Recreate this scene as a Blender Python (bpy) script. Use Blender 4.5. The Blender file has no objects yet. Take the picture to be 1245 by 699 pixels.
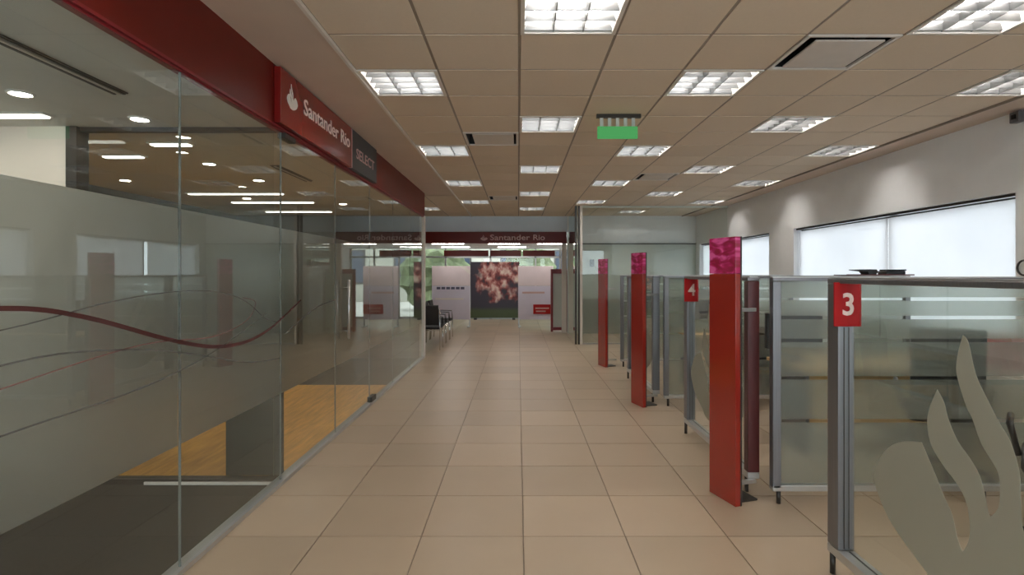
import bpy, bmesh, math, random
from mathutils import Vector, Matrix
random.seed(7)
sc = bpy.context.scene
COL = sc.collection
PI = math.pi

# ------------------------------------------------------------------ camera, world, exposure
cam_d = bpy.data.cameras.new('camera')
cam_d.sensor_width = 36.0
cam_d.lens = 36.0 * 678.0 / 1245.0
cam_d.shift_x = -7.5 / 1245.0
cam_d.shift_y = -16.5 / 1245.0
cam_d.clip_start = 0.02
cam = bpy.data.objects.new('camera', cam_d)
cam.location = (0, 0, 1.55)
cam.rotation_euler = (PI / 2, 0, 0)
COL.objects.link(cam)
sc.camera = cam

TUBE_STRENGTH = 56.0
SPOT_STRENGTH = 130.0
SKY_STRENGTH = 4.3
world = bpy.data.worlds.new('daylight')
sc.world = world
world.use_nodes = True
bg = world.node_tree.nodes['Background']
bg.inputs['Color'].default_value = (0.86, 0.93, 1.0, 1)
bg.inputs['Strength'].default_value = SKY_STRENGTH

sc.view_settings.view_transform = 'Standard'
sc.view_settings.look = 'None'
sc.view_settings.gamma = 1.0
sc.view_settings.use_curve_mapping = False
sc.view_settings.exposure = 0.32
try:
    sc.cycles.max_bounces = 10
    sc.cycles.diffuse_bounces = 5
    sc.cycles.glossy_bounces = 5
    sc.cycles.transmission_bounces = 10
    sc.cycles.transparent_max_bounces = 24
    sc.cycles.caustics_reflective = False
    sc.cycles.sample_clamp_indirect = 4.0
    sc.cycles.use_denoising = True
except Exception:
    pass

# ------------------------------------------------------------------ materials
def srgb(r, g, b):
    def f(c):
        c /= 255.0
        return c / 12.92 if c <= 0.04045 else ((c + 0.055) / 1.055) ** 2.4
    return (f(r), f(g), f(b), 1.0)

MATS = {}
def new_mat(name):
    m = bpy.data.materials.new(name)
    m.use_nodes = True
    m.node_tree.nodes.clear()
    MATS[name] = m
    nt = m.node_tree
    out = nt.nodes.new('ShaderNodeOutputMaterial')
    return m, nt, out

def principled(name, col, rough=0.5, metal=0.0, noise=0.0, scale=8.0, bump=0.0, coat=0.0, spec=0.5, stretch=None):
    m, nt, out = new_mat(name)
    p = nt.nodes.new('ShaderNodeBsdfPrincipled')
    p.inputs['Base Color'].default_value = col
    p.inputs['Roughness'].default_value = rough
    p.inputs['Metallic'].default_value = metal
    p.inputs['Specular IOR Level'].default_value = spec
    p.inputs['Coat Weight'].default_value = coat
    p.inputs['Coat Roughness'].default_value = 0.06
    if noise or bump:
        tc = nt.nodes.new('ShaderNodeTexCoord')
        mp = nt.nodes.new('ShaderNodeMapping')
        if stretch: mp.inputs['Scale'].default_value = stretch
        nt.links.new(tc.outputs['Object'], mp.inputs['Vector'])
        n = nt.nodes.new('ShaderNodeTexNoise')
        n.inputs['Scale'].default_value = scale
        n.inputs['Detail'].default_value = 4
        nt.links.new(mp.outputs['Vector'], n.inputs['Vector'])
        if noise:
            mr = nt.nodes.new('ShaderNodeMapRange')
            mr.inputs['From Min'].default_value = 0.3
            mr.inputs['From Max'].default_value = 0.7
            mr.inputs['To Min'].default_value = 1 - noise
            mr.inputs['To Max'].default_value = 1 + noise
            nt.links.new(n.outputs['Fac'], mr.inputs['Value'])
            mx = nt.nodes.new('ShaderNodeVectorMath'); mx.operation = 'SCALE'
            mx.inputs[0].default_value = col[:3]
            nt.links.new(mr.outputs['Result'], mx.inputs['Scale'])
            nt.links.new(mx.outputs['Vector'], p.inputs['Base Color'])
        if bump:
            b = nt.nodes.new('ShaderNodeBump')
            b.inputs['Strength'].default_value = bump
            b.inputs['Distance'].default_value = 0.002
            nt.links.new(n.outputs['Fac'], b.inputs['Height'])
            nt.links.new(b.outputs['Normal'], p.inputs['Normal'])
    nt.links.new(p.outputs['BSDF'], out.inputs['Surface'])
    return m

def emission(name, col, strength):
    m, nt, out = new_mat(name)
    e = nt.nodes.new('ShaderNodeEmission')
    e.inputs['Color'].default_value = col
    e.inputs['Strength'].default_value = strength
    nt.links.new(e.outputs['Emission'], out.inputs['Surface'])
    return m

def clear_glass(name, tint, ior=1.5, gain=1.7):
    m, nt, out = new_mat(name)
    t = nt.nodes.new('ShaderNodeBsdfTransparent'); t.inputs['Color'].default_value = tint
    t2 = nt.nodes.new('ShaderNodeBsdfTransparent'); t2.inputs['Color'].default_value = (1, 1, 1, 1)
    g = nt.nodes.new('ShaderNodeBsdfGlossy'); g.inputs['Roughness'].default_value = 0.0
    g.inputs['Color'].default_value = (0.95, 1.0, 0.97, 1)
    fr = nt.nodes.new('ShaderNodeFresnel'); fr.inputs['IOR'].default_value = ior
    mul = nt.nodes.new('ShaderNodeMath'); mul.operation = 'MULTIPLY'; mul.inputs[1].default_value = gain; mul.use_clamp = True
    nt.links.new(fr.outputs['Fac'], mul.inputs[0])
    mix = nt.nodes.new('ShaderNodeMixShader')
    nt.links.new(mul.outputs[0], mix.inputs['Fac'])
    nt.links.new(t.outputs[0], mix.inputs[1]); nt.links.new(g.outputs[0], mix.inputs[2])
    geo = nt.nodes.new('ShaderNodeNewGeometry')
    mix2 = nt.nodes.new('ShaderNodeMixShader')
    nt.links.new(geo.outputs['Backfacing'], mix2.inputs['Fac'])
    nt.links.new(mix.outputs[0], mix2.inputs[1]); nt.links.new(t2.outputs[0], mix2.inputs[2])
    nt.links.new(mix2.outputs[0], out.inputs['Surface'])
    return m

def frosted(name, col, body=0.5, rough=0.3, see=0.0, back=0.5):
    """etched film: part diffuse body, part rough see-through, optional faint clear view"""
    m, nt, out = new_mat(name)
    d = nt.nodes.new('ShaderNodeBsdfDiffuse'); d.inputs['Color'].default_value = col
    tr = nt.nodes.new('ShaderNodeBsdfTranslucent'); tr.inputs['Color'].default_value = col
    r = nt.nodes.new('ShaderNodeBsdfRefraction'); r.inputs['Roughness'].default_value = rough
    r.inputs['IOR'].default_value = 1.35; r.inputs['Color'].default_value = (0.95, 0.97, 0.95, 1)
    cl = nt.nodes.new('ShaderNodeBsdfTransparent')
    m1 = nt.nodes.new('ShaderNodeMixShader'); m1.inputs['Fac'].default_value = back
    nt.links.new(d.outputs[0], m1.inputs[1]); nt.links.new(tr.outputs[0], m1.inputs[2])
    m0 = nt.nodes.new('ShaderNodeMixShader'); m0.inputs['Fac'].default_value = see
    nt.links.new(r.outputs[0], m0.inputs[1]); nt.links.new(cl.outputs[0], m0.inputs[2])
    m2 = nt.nodes.new('ShaderNodeMixShader'); m2.inputs['Fac'].default_value = body
    nt.links.new(m0.outputs[0], m2.inputs[1]); nt.links.new(m1.outputs[0], m2.inputs[2])
    nt.links.new(m2.outputs[0], out.inputs['Surface'])
    return m

def tile_mat(name, col, T, ox, oy, var, rough, spec, nscale, bump=0.0, vein=0.05):
    m, nt, out = new_mat(name)
    p = nt.nodes.new('ShaderNodeBsdfPrincipled')
    p.inputs['Roughness'].default_value = rough
    p.inputs['Specular IOR Level'].default_value = spec
    geo = nt.nodes.new('ShaderNodeNewGeometry')
    sub = nt.nodes.new('ShaderNodeVectorMath'); sub.operation = 'SUBTRACT'; sub.inputs[1].default_value = (ox, oy, 0)
    nt.links.new(geo.outputs['Position'], sub.inputs[0])
    mul = nt.nodes.new('ShaderNodeVectorMath'); mul.operation = 'MULTIPLY'; mul.inputs[1].default_value = (1 / T, 1 / T, 0)
    nt.links.new(sub.outputs[0], mul.inputs[0])
    fl = nt.nodes.new('ShaderNodeVectorMath'); fl.operation = 'FLOOR'
    nt.links.new(mul.outputs[0], fl.inputs[0])
    wn = nt.nodes.new('ShaderNodeTexWhiteNoise'); wn.noise_dimensions = '2D'
    nt.links.new(fl.outputs[0], wn.inputs['Vector'])
    no = nt.nodes.new('ShaderNodeTexNoise'); no.inputs['Scale'].default_value = nscale; no.inputs['Detail'].default_value = 5
    nt.links.new(geo.outputs['Position'], no.inputs['Vector'])
    a = nt.nodes.new('ShaderNodeMath'); a.operation = 'MULTIPLY_ADD'; a.inputs[1].default_value = 2 * var; a.inputs[2].default_value = 1 - var
    nt.links.new(wn.outputs['Value'], a.inputs[0])
    b = nt.nodes.new('ShaderNodeMath'); b.operation = 'MULTIPLY_ADD'; b.inputs[1].default_value = 2 * vein; b.inputs[2].default_value = 1 - vein
    nt.links.new(no.outputs['Fac'], b.inputs[0])
    ml = nt.nodes.new('ShaderNodeMath'); ml.operation = 'MULTIPLY'
    nt.links.new(a.outputs[0], ml.inputs[0]); nt.links.new(b.outputs[0], ml.inputs[1])
    s = nt.nodes.new('ShaderNodeVectorMath'); s.operation = 'SCALE'; s.inputs[0].default_value = col[:3]
    nt.links.new(ml.outputs[0], s.inputs['Scale'])
    nt.links.new(s.outputs[0], p.inputs['Base Color'])
    if bump:
        bm_ = nt.nodes.new('ShaderNodeBump'); bm_.inputs['Strength'].default_value = bump; bm_.inputs['Distance'].default_value = 0.002
        nt.links.new(no.outputs['Fac'], bm_.inputs['Height']); nt.links.new(bm_.outputs['Normal'], p.inputs['Normal'])
    nt.links.new(p.outputs[0], out.inputs['Surface'])
    return m

CT = 0.607; CX0 = 0.009; CY0 = 3.518; CZ = 3.06        # ceiling grid
FT = 0.602; FX0 = 0.030; FY0 = 3.295                   # floor grid
M_FLOOR = tile_mat('beige_porcelain', (0.40, 0.31, 0.22, 1), FT, FX0, FY0, 0.09, 0.34, 0.45, 3.0)
M_GROUT = principled('grout', (0.25, 0.20, 0.155, 1), 0.9, noise=0.1, scale=30)
M_CEIL = tile_mat('mineral_ceiling_tile', (0.73, 0.615, 0.49, 1), CT, CX0, CY0, 0.03, 0.95, 0.2, 60.0, 0.25, 0.04)
M_CGRID = principled('ceiling_grid_metal', (0.30, 0.245, 0.195, 1), 0.6, noise=0.05)
M_PLENUM = principled('plenum', (0.2, 0.17, 0.15, 1), 0.9, noise=0.05)
M_SOFFIT = principled('soffit_plaster', (0.66, 0.54, 0.45, 1), 0.8, noise=0.03, scale=3)
M_TRIMW = principled('white_trim', (0.75, 0.70, 0.64, 1), 0.5, noise=0.02)
M_WALL = principled('white_wall_paint', (0.89, 0.905, 0.92, 1), 0.7, noise=0.02, scale=4, bump=0.05)
M_WALLG = principled('grey_green_wall_panel', (0.60, 0.655, 0.60, 1), 0.6, noise=0.04, scale=3)
M_WALLC = principled('pale_blue_bulkhead_paint', (0.74, 0.85, 0.96, 1), 0.7, noise=0.02, scale=4)
M_RED = principled('red_fascia_lacquer', (0.125, 0.007, 0.004, 1), 0.38, noise=0.05, scale=2, spec=0.3)
M_REDP = principled('red_pylon_gloss', (0.30, 0.018, 0.010, 1), 0.22, noise=0.03, scale=2, coat=0.6)
M_REDSIGN = principled('red_number_plate', (0.40, 0.004, 0.006, 1), 0.5, noise=0.03, spec=0.25)
M_REDS = principled('red_sign_gloss', (0.22, 0.012, 0.010, 1), 0.25, noise=0.04, scale=2, coat=0.3)
M_REDFR = principled('dark_red_frame', (0.20, 0.012, 0.018, 1), 0.4, noise=0.05)
M_MAROON = principled('maroon_shelf_and_reflection', (0.09, 0.014, 0.014, 1), 0.35, noise=0.08)  # shelf's own red; on the end post it paints the pylon's reflection
M_CHAR = principled('charcoal_sign_face', (0.045, 0.047, 0.05, 1), 0.5, noise=0.05)
M_WHITE = principled('white_lettering', (0.86, 0.80, 0.76, 1), 0.5, noise=0.02)
M_PINKW = principled('pale_lettering', (0.62, 0.40, 0.38, 1), 0.5, noise=0.02)
M_NUM = principled('numeral_paint', (0.95, 0.74, 0.68, 1), 0.5, noise=0.02)
M_ALU = principled('brushed_aluminium', (0.21, 0.21, 0.225, 1), 0.38, 0.75, noise=0.08, scale=3, stretch=(60, 60, 1))
M_ALUL = principled('bright_aluminium_rail', (0.55, 0.55, 0.54, 1), 0.32, 0.7, noise=0.05, scale=3)
M_CHROME = principled('chrome', (0.7, 0.7, 0.7, 1), 0.15, 1.0, noise=0.03)
M_BLACK = principled('black_plastic', (0.015, 0.015, 0.016, 1), 0.45, noise=0.1)
M_BLACKF = principled('black_fabric', (0.02, 0.02, 0.022, 1), 0.9, noise=0.2, scale=60, bump=0.2)
M_DARKP = principled('dark_grey_panel', (0.05, 0.052, 0.045, 1), 0.5, noise=0.05)
M_DARKF = principled('dark_metal', (0.06, 0.055, 0.05, 1), 0.4, 0.6, noise=0.05)
M_CARPET = principled('dark_grey_carpet', (0.026, 0.023, 0.018, 1), 0.95, noise=0.2, scale=40, bump=0.3)
M_WOODF = principled('amber_wood_floor', (0.80, 0.40, 0.08, 1), 0.4, noise=0.25, scale=2.5, stretch=(10, 1, 1))
M_WOOD = principled('beech_desk_wood', (0.60, 0.40, 0.19, 1), 0.45, noise=0.12, scale=3, stretch=(1, 12, 12))
M_LOUVER = principled('louvre_aluminium', (0.22, 0.22, 0.22, 1), 0.32, 0.85, noise=0.03)
M_REFL = principled('white_reflector', (0.86, 0.85, 0.83, 1), 0.4, noise=0.02)
M_TUBE = emission('fluorescent_tube', (1.0, 0.955, 0.90, 1), TUBE_STRENGTH)
M_LAMP = emission('downlight_lamp', (1.0, 0.93, 0.82, 1), SPOT_STRENGTH)
M_LINEAR = emission('lobby_linear_lamp', (1.0, 0.95, 0.90, 1), 24.0)
M_EXIT = emission('green_exit_face', (0.08, 0.36, 0.11, 1), 0.75)
M_GLASS = clear_glass('green_tinted_glass', (0.88, 0.915, 0.89, 1), gain=1.6)
M_GLASSB = clear_glass('booth_glass', (0.90, 0.93, 0.91, 1), gain=1.3)
M_GLASSW = clear_glass('window_glass', (0.92, 0.96, 0.95, 1), gain=1.3)
M_FILM = frosted('frosted_film_grey', (0.42, 0.40, 0.37, 1), body=0.40, rough=0.5, back=0.76)
M_FILMB = frosted('frosted_band_film', (0.62, 0.64, 0.60, 1), body=0.33, rough=0.24)
M_FLAME = frosted('frosted_flame_film', (0.55, 0.53, 0.45, 1), body=0.66, rough=0.4)
M_RIB = principled('dark_red_ribbon_print', (0.06, 0.010, 0.009, 1), 0.6, noise=0.1)
M_RIBL = principled('pale_red_ribbon_print', (0.20, 0.10, 0.09, 1), 0.6, noise=0.1)
M_RIBG = principled('grey_ribbon_print', (0.10, 0.098, 0.09, 1), 0.6, noise=0.1)
M_BOARD = principled('lavender_white_board', (0.74, 0.70, 0.82, 1), 0.45, noise=0.05, scale=1.5)
M_BOARDP = principled('pinkish_white_board', (0.80, 0.69, 0.71, 1), 0.45, noise=0.06, scale=1.5)
M_INK = principled('dark_print', (0.10, 0.10, 0.16, 1), 0.6, noise=0.1)
M_SCREEN = principled('monitor_screen', (0.02, 0.03, 0.05, 1), 0.15, noise=0.05)
M_SEAL = principled('grey_silicone', (0.16, 0.17, 0.16, 1), 0.6, noise=0.05)
M_STEELV = principled('diffuser_plate', (0.66, 0.60, 0.54, 1), 0.55, noise=0.03)

def blind_material():
    m, nt, out = new_mat('white_blind_fabric')
    d = nt.nodes.new('ShaderNodeBsdfDiffuse'); t = nt.nodes.new('ShaderNodeBsdfTranslucent')
    tc = nt.nodes.new('ShaderNodeTexCoord'); n = nt.nodes.new('ShaderNodeTexNoise'); n.inputs['Scale'].default_value = 1.5
    nt.links.new(tc.outputs['Object'], n.inputs['Vector'])
    cr = nt.nodes.new('ShaderNodeValToRGB')
    cr.color_ramp.elements[0].color = (0.78, 0.78, 0.79, 1); cr.color_ramp.elements[1].color = (0.86, 0.86, 0.87, 1)
    nt.links.new(n.outputs['Fac'], cr.inputs['Fac'])
    nt.links.new(cr.outputs['Color'], d.inputs['Color']); nt.links.new(cr.outputs['Color'], t.inputs['Color'])
    mx = nt.nodes.new('ShaderNodeMixShader'); mx.inputs['Fac'].default_value = 0.5
    nt.links.new(d.outputs[0], mx.inputs[1]); nt.links.new(t.outputs[0], mx.inputs[2])
    nt.links.new(mx.outputs[0], out.inputs['Surface'])
    return m
M_BLIND = blind_material()

def leaf_print():
    m, nt, out = new_mat('magenta_leaf_print')
    p = nt.nodes.new('ShaderNodeBsdfPrincipled'); p.inputs['Roughness'].default_value = 0.3; p.inputs['Coat Weight'].default_value = 0.4
    tc = nt.nodes.new('ShaderNodeTexCoord'); mp = nt.nodes.new('ShaderNodeMapping')
    mp.inputs['Rotation'].default_value = (0.7, 0, 0); mp.inputs['Scale'].default_value = (1, 9, 22)
    nt.links.new(tc.outputs['Object'], mp.inputs['Vector'])
    n = nt.nodes.new('ShaderNodeTexNoise'); n.inputs['Scale'].default_value = 1.0; n.inputs['Distortion'].default_value = 0.8
    nt.links.new(mp.outputs[0], n.inputs['Vector'])
    cr = nt.nodes.new('ShaderNodeValToRGB'); e = cr.color_ramp.elements
    e[0].position = 0.38; e[0].color = (0.32, 0.006, 0.04, 1)
    e[1].position = 0.66; e[1].color = (0.80, 0.12, 0.38, 1)
    x = e.new(0.52); x.color = (0.50, 0.010, 0.13, 1)
    nt.links.new(n.outputs['Fac'], cr.inputs['Fac']); nt.links.new(cr.outputs[0], p.inputs['Base Color'])
    nt.links.new(p.outputs[0], out.inputs['Surface'])
    return m
M_LEAF = leaf_print()

def mural_print():
    """blurred photographic mural: pale figures over a dark ground, green strip at the foot"""
    m, nt, out = new_mat('mural_print')
    p = nt.nodes.new('ShaderNodeBsdfPrincipled'); p.inputs['Roughness'].default_value = 0.4
    tc = nt.nodes.new('ShaderNodeTexCoord')
    n1 = nt.nodes.new('ShaderNodeTexNoise'); n1.inputs['Scale'].default_value = 3.2; n1.inputs['Detail'].default_value = 3
    mp = nt.nodes.new('ShaderNodeMapping'); mp.inputs['Location'].default_value = (3.4, 0, 1.3); mp.inputs['Scale'].default_value = (1.4, 1, 1.0)
    nt.links.new(tc.outputs['Object'], mp.inputs['Vector']); nt.links.new(mp.outputs[0], n1.inputs['Vector'])
    cr = nt.nodes.new('ShaderNodeValToRGB'); e = cr.color_ramp.elements
    e[0].position = 0.36; e[0].color = (0.03, 0.02, 0.03, 1)
    e[1].position = 0.66; e[1].color = (0.80, 0.66, 0.56, 1)
    for pos, c in ((0.44, (0.20, 0.03, 0.03, 1)), (0.52, (0.50, 0.20, 0.17, 1)), (0.58, (0.66, 0.45, 0.40, 1))):
        q = e.new(pos); q.color = c
    nt.links.new(n1.outputs['Fac'], cr.inputs['Fac'])
    sep = nt.nodes.new('ShaderNodeSeparateXYZ'); nt.links.new(tc.outputs['Object'], sep.inputs[0])
    # elliptical weight around the middle-upper part of the picture
    dx = nt.nodes.new('ShaderNodeMath'); dx.operation = 'MULTIPLY_ADD'; dx.inputs[1].default_value = 0.95; dx.inputs[2].default_value = -0.12
    nt.links.new(sep.outputs['X'], dx.inputs[0])
    dz = nt.nodes.new('ShaderNodeMath'); dz.operation = 'MULTIPLY_ADD'; dz.inputs[1].default_value = 0.85; dz.inputs[2].default_value = -1.30
    nt.links.new(sep.outputs['Z'], dz.inputs[0])
    cb = nt.nodes.new('ShaderNodeCombineXYZ'); nt.links.new(dx.outputs[0], cb.inputs[0]); nt.links.new(dz.outputs[0], cb.inputs[2])
    ln = nt.nodes.new('ShaderNodeVectorMath'); ln.operation = 'LENGTH'; nt.links.new(cb.outputs[0], ln.inputs[0])
    w = nt.nodes.new('ShaderNodeMapRange'); w.inputs['From Min'].default_value = 1.28; w.inputs['From Max'].default_value = 1.55
    w.inputs['To Min'].default_value = 0; w.inputs['To Max'].default_value = 1
    n2 = nt.nodes.new('ShaderNodeTexNoise'); n2.inputs['Scale'].default_value = 2.2; n2.inputs['Detail'].default_value = 2
    nt.links.new(tc.outputs['Object'], n2.inputs['Vector'])
    ad = nt.nodes.new('ShaderNodeMath'); ad.operation = 'MULTIPLY_ADD'; ad.inputs[1].default_value = 1.5
    nt.links.new(n2.outputs['Fac'], ad.inputs[0]); nt.links.new(ln.outputs['Value'], ad.inputs[2])
    nt.links.new(ad.outputs[0], w.inputs['Value'])
    mx = nt.nodes.new('ShaderNodeMixRGB'); mx.inputs['Color2'].default_value = (0.035, 0.028, 0.045, 1)
    nt.links.new(w.outputs[0], mx.inputs['Fac']); nt.links.new(cr.outputs[0], mx.inputs['Color1'])
    g = nt.nodes.new('ShaderNodeMapRange'); g.inputs['From Min'].default_value = 0.42; g.inputs['From Max'].default_value = 0.30
    nt.links.new(sep.outputs['Z'], g.inputs['Value'])
    mg = nt.nodes.new('ShaderNodeMixRGB'); mg.inputs['Color2'].default_value = (0.06, 0.085, 0.03, 1)
    nt.links.new(g.outputs[0], mg.inputs['Fac']); nt.links.new(mx.outputs[0], mg.inputs['Color1'])
    nt.links.new(mg.outputs[0], p.inputs['Base Color'])
    nt.links.new(p.outputs[0], out.inputs['Surface'])
    return m
M_MURAL = mural_print()

# ------------------------------------------------------------------ mesh helpers
class MB:
    def __init__(s): s.bm = bmesh.new()
    def box(s, x0, x1, y0, y1, z0, z1, bevel=0.0):
        vs = [s.bm.verts.new(p) for p in ((x0, y0, z0), (x1, y0, z0), (x1, y1, z0), (x0, y1, z0), (x0, y0, z1), (x1, y0, z1), (x1, y1, z1), (x0, y1, z1))]
        fs = [s.bm.faces.new([vs[i] for i in f]) for f in ((3, 2, 1, 0), (4, 5, 6, 7), (0, 1, 5, 4), (1, 2, 6, 5), (2, 3, 7, 6), (3, 0, 4, 7))]
        if bevel:
            es = list({e for f in fs for e in f.edges})
            bmesh.ops.bevel(s.bm, geom=es, offset=bevel, segments=2, profile=0.5, affect='EDGES')
        return s
    def cyl(s, p0, p1, r0, r1=None, seg=12, smooth=True):
        r1 = r0 if r1 is None else r1
        p0, p1 = Vector(p0), Vector(p1); d = (p1 - p0).normalized()
        a = d.orthogonal().normalized(); b = d.cross(a)
        A, B = [], []
        for i in range(seg):
            t = 2 * PI * i / seg; v = a * math.cos(t) + b * math.sin(t)
            A.append(s.bm.verts.new(p0 + v * r0)); B.append(s.bm.verts.new(p1 + v * r1))
        for i in range(seg):
            f = s.bm.faces.new((A[i], A[(i + 1) % seg], B[(i + 1) % seg], B[i])); f.smooth = smooth
        s.bm.faces.new(A[::-1]); s.bm.faces.new(B)
        return s
    def tube(s, pts, r, seg=8):
        pts = [Vector(p) for p in pts]; rings = []
        for i, p in enumerate(pts):
            d = (pts[min(i + 1, len(pts) - 1)] - pts[max(i - 1, 0)]).normalized()
            up = Vector((0, 0, 1)) if abs(d.z) < 0.9 else Vector((1, 0, 0))
            a = d.cross(up).normalized(); b = d.cross(a)
            rings.append([s.bm.verts.new(p + (a * math.cos(2 * PI * k / seg) + b * math.sin(2 * PI * k / seg)) * r) for k in range(seg)])
        for i in range(len(rings) - 1):
            for k in range(seg):
                f = s.bm.faces.new((rings[i][k], rings[i][(k + 1) % seg], rings[i + 1][(k + 1) % seg], rings[i + 1][k])); f.smooth = True
        s.bm.faces.new(rings[0][::-1]); s.bm.faces.new(rings[-1])
        return s
    def prism(s, poly, axis, a0, a1):
        """poly: 2-D points; axis x: (y,z), y: (x,z), z: (x,y)"""
        def P(u, v, a): return {'x': (a, u, v), 'y': (u, a, v), 'z': (u, v, a)}[axis]
        A = [s.bm.verts.new(P(u, v, a0)) for u, v in poly]; B = [s.bm.verts.new(P(u, v, a1)) for u, v in poly]
        n = len(poly)
        s.bm.faces.new(A[::-1]); s.bm.faces.new(B)
        for i in range(n): s.bm.faces.new((A[i], A[(i + 1) % n], B[(i + 1) % n], B[i]))
        bmesh.ops.recalc_face_normals(s.bm, faces=s.bm.faces[:])
        return s
    def ring(s, c, R, r, axis='x', seg=28, rs=8):
        rr = []
        for i in range(seg):
            t = 2 * PI * i / seg; row = []
            for k in range(rs):
                u = 2 * PI * k / rs; q = R + r * math.cos(u); h = r * math.sin(u)
                a, b = q * math.cos(t), q * math.sin(t)
                v = {'x': (h, a, b), 'y': (a, h, b), 'z': (a, b, h)}[axis]
                row.append(s.bm.verts.new((c[0] + v[0], c[1] + v[1], c[2] + v[2])))
            rr.append(row)
        for i in range(seg):
            for k in range(rs):
                f = s.bm.faces.new((rr[i][k], rr[(i + 1) % seg][k], rr[(i + 1) % seg][(k + 1) % rs], rr[i][(k + 1) % rs])); f.smooth = True
        bmesh.ops.recalc_face_normals(s.bm, faces=s.bm.faces[:])
        return s
    def mesh(s, name, mat):
        me = bpy.data.meshes.new(name); s.bm.to_mesh(me); s.bm.free()
        me.materials.append(mat)
        return me
    def build(s, name, mat, parent=None, loc=None, rz=0.0):
        return place(name, s.mesh(name, mat), parent, loc, rz)

def place(name, me, parent=None, loc=None, rz=0.0):
    o = bpy.data.objects.new(name, me); COL.objects.link(o)
    if parent is not None: o.parent = parent
    if loc is not None: o.location = loc
    o.rotation_euler = (0, 0, rz)
    return o

def tag(o, label=None, cat=None, group=None, kind=None):
    if label: o['label'] = label
    if cat: o['category'] = cat
    if group: o['group'] = group
    if kind: o['kind'] = kind
    return o

def thing(name, label, cat, loc=(0, 0, 0), rz=0.0, group=None):
    o = bpy.data.objects.new(name, None); COL.objects.link(o)
    o.location = loc; o.rotation_euler = (0, 0, rz); o.empty_display_size = 0.1
    return tag(o, label, cat, group)

def B(name, mat, parent, *box, bevel=0.0):
    return MB().box(*box, bevel=bevel).build(name, mat, parent)

def struct(name, mat, *box, parent=None):
    o = MB().box(*box).build(name, mat, parent)
    if parent is None: o['kind'] = 'structure'
    return o

def text_mesh(body, size, depth, mat, shear=0.0, weight=0.0, width=None):
    cu = bpy.data.curves.new('lettering', 'FONT')
    cu.body = body; cu.size = size; cu.extrude = depth / 2; cu.shear = shear; cu.offset = weight
    cu.align_x = 'LEFT'; cu.resolution_u = 3
    o = bpy.data.objects.new('lettering_source', cu); COL.objects.link(o)
    bpy.context.view_layer.update()
    dg = bpy.context.evaluated_depsgraph_get()
    me = bpy.data.meshes.new_from_object(o.evaluated_get(dg))
    bpy.data.objects.remove(o); bpy.data.curves.remove(cu)
    me.name = 'lettering'; me.materials.clear(); me.materials.append(mat)
    if width:
        w = max(v.co.x for v in me.vertices) - min(v.co.x for v in me.vertices)
        for v in me.vertices: v.co.x *= width / w
    return me

# flame emblem outline: u to the right, v up, centred on its axis (metres at full size)
_L = [(2.195, .30), (2.245, .335), (2.375, .394), (2.495, .463), (2.573, .557), (2.595, .619), (2.573, .678), (2.495, .772), (2.398, .83), (2.287, .86),
      (2.209, .75), (2.166, .685), (2.125, .63), (2.101, .555), (2.075, .516), (2.049, .566), (2.041, .625), (2.061, .713), (2.11, .765), (2.166, .802),
      (2.235, .868), (2.255, .953), (2.239, 1.018), (2.201, 1.094), (2.166, 1.05), (2.147, .996), (2.101, .923), (2.041, .873), (1.999, .826), (1.975, .761),
      (1.967, .725), (1.955, .697), (1.921, .744), (1.914, .812), (1.925, .872), (1.991, .943), (2.032, 1.026), (2.058, 1.061), (2.101, 1.164), (2.101, 1.234),
      (2.075, 1.322), (2.049, 1.298), (2.016, 1.186), (1.959, 1.097), (1.921, 1.042), (1.877, .99), (1.842, .901), (1.835, .80), (1.83, .72), (1.80, .66),
      (1.74, .72), (1.66, .80), (1.57, .86), (1.47, .83), (1.37, .772), (1.29, .678), (1.265, .619), (1.29, .557), (1.37, .463), (1.48, .394), (1.62, .335),
      (1.78, .29), (1.93, .275), (2.08, .28)]
_TIPS = {(2.287, .86), (2.075, .516), (2.201, 1.094), (1.955, .697), (2.075, 1.322), (1.80, .66), (1.57, .86)}
def smooth_outline(pts, tips, n=3):
    out = []; N = len(pts)
    for i in range(N):
        p1, p2 = pts[i], pts[(i + 1) % N]
        p0 = p1 if p1 in tips else pts[i - 1]
        p3 = p2 if p2 in tips else pts[(i + 2) % N]
        for j in range(n):
            t = j / n
            out.append(tuple(.5 * (2 * p1[k] + (p2[k] - p0[k]) * t + (2 * p0[k] - 5 * p1[k] + 4 * p2[k] - p3[k]) * t * t + (3 * p1[k] - p0[k] - 3 * p2[k] + p3[k]) * t ** 3) for k in (0, 1)))
    return out
FLAME = [(1.93 - y, z) for y, z in smooth_outline(_L, _TIPS)]

# ------------------------------------------------------------------ the setting
XL = -1.76; XR = 4.62; YB = 14.6; YN = -3.0
GY = 10.28                                   # where the left glass wall ends

floor = MB().box(-1.80, XR + 0.2, YN, 19.6, -0.10, -0.008).box(-5.2, -1.80, GY + 0.1, 19.6, -0.10, -0.008).build('floor', M_GROUT)
tag(floor, kind='structure', label='beige porcelain tile floor of the aisle')
tile_me = MB().box(0.003, FT - 0.003, 0.003, FT - 0.003, -0.008, 0.0, bevel=0.0015).mesh('floor_tile', M_FLOOR)
rest = MB()
for k in range(-3, 8):
    for r in range(-11, 27):
        x, y = FX0 + k * FT, FY0 + r * FT
        if x + FT > XR + 0.3: continue
        if -3 <= r <= 8:
            place('floor_tile', tile_me, floor, (x, y, 0))
        else:
            rest.box(x + .003, x + FT - .003, y + .003, y + FT - .003, -.008, 0)
for k in range(-8, -3):
    for r in range(12, 27):
        x, y = FX0 + k * FT, FY0 + r * FT
        rest.box(x + .003, x + FT - .003, y + .003, y + FT - .003, -.008, 0)
tag(rest.build('distant_floor_tile', M_FLOOR, floor), kind='stuff')

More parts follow.
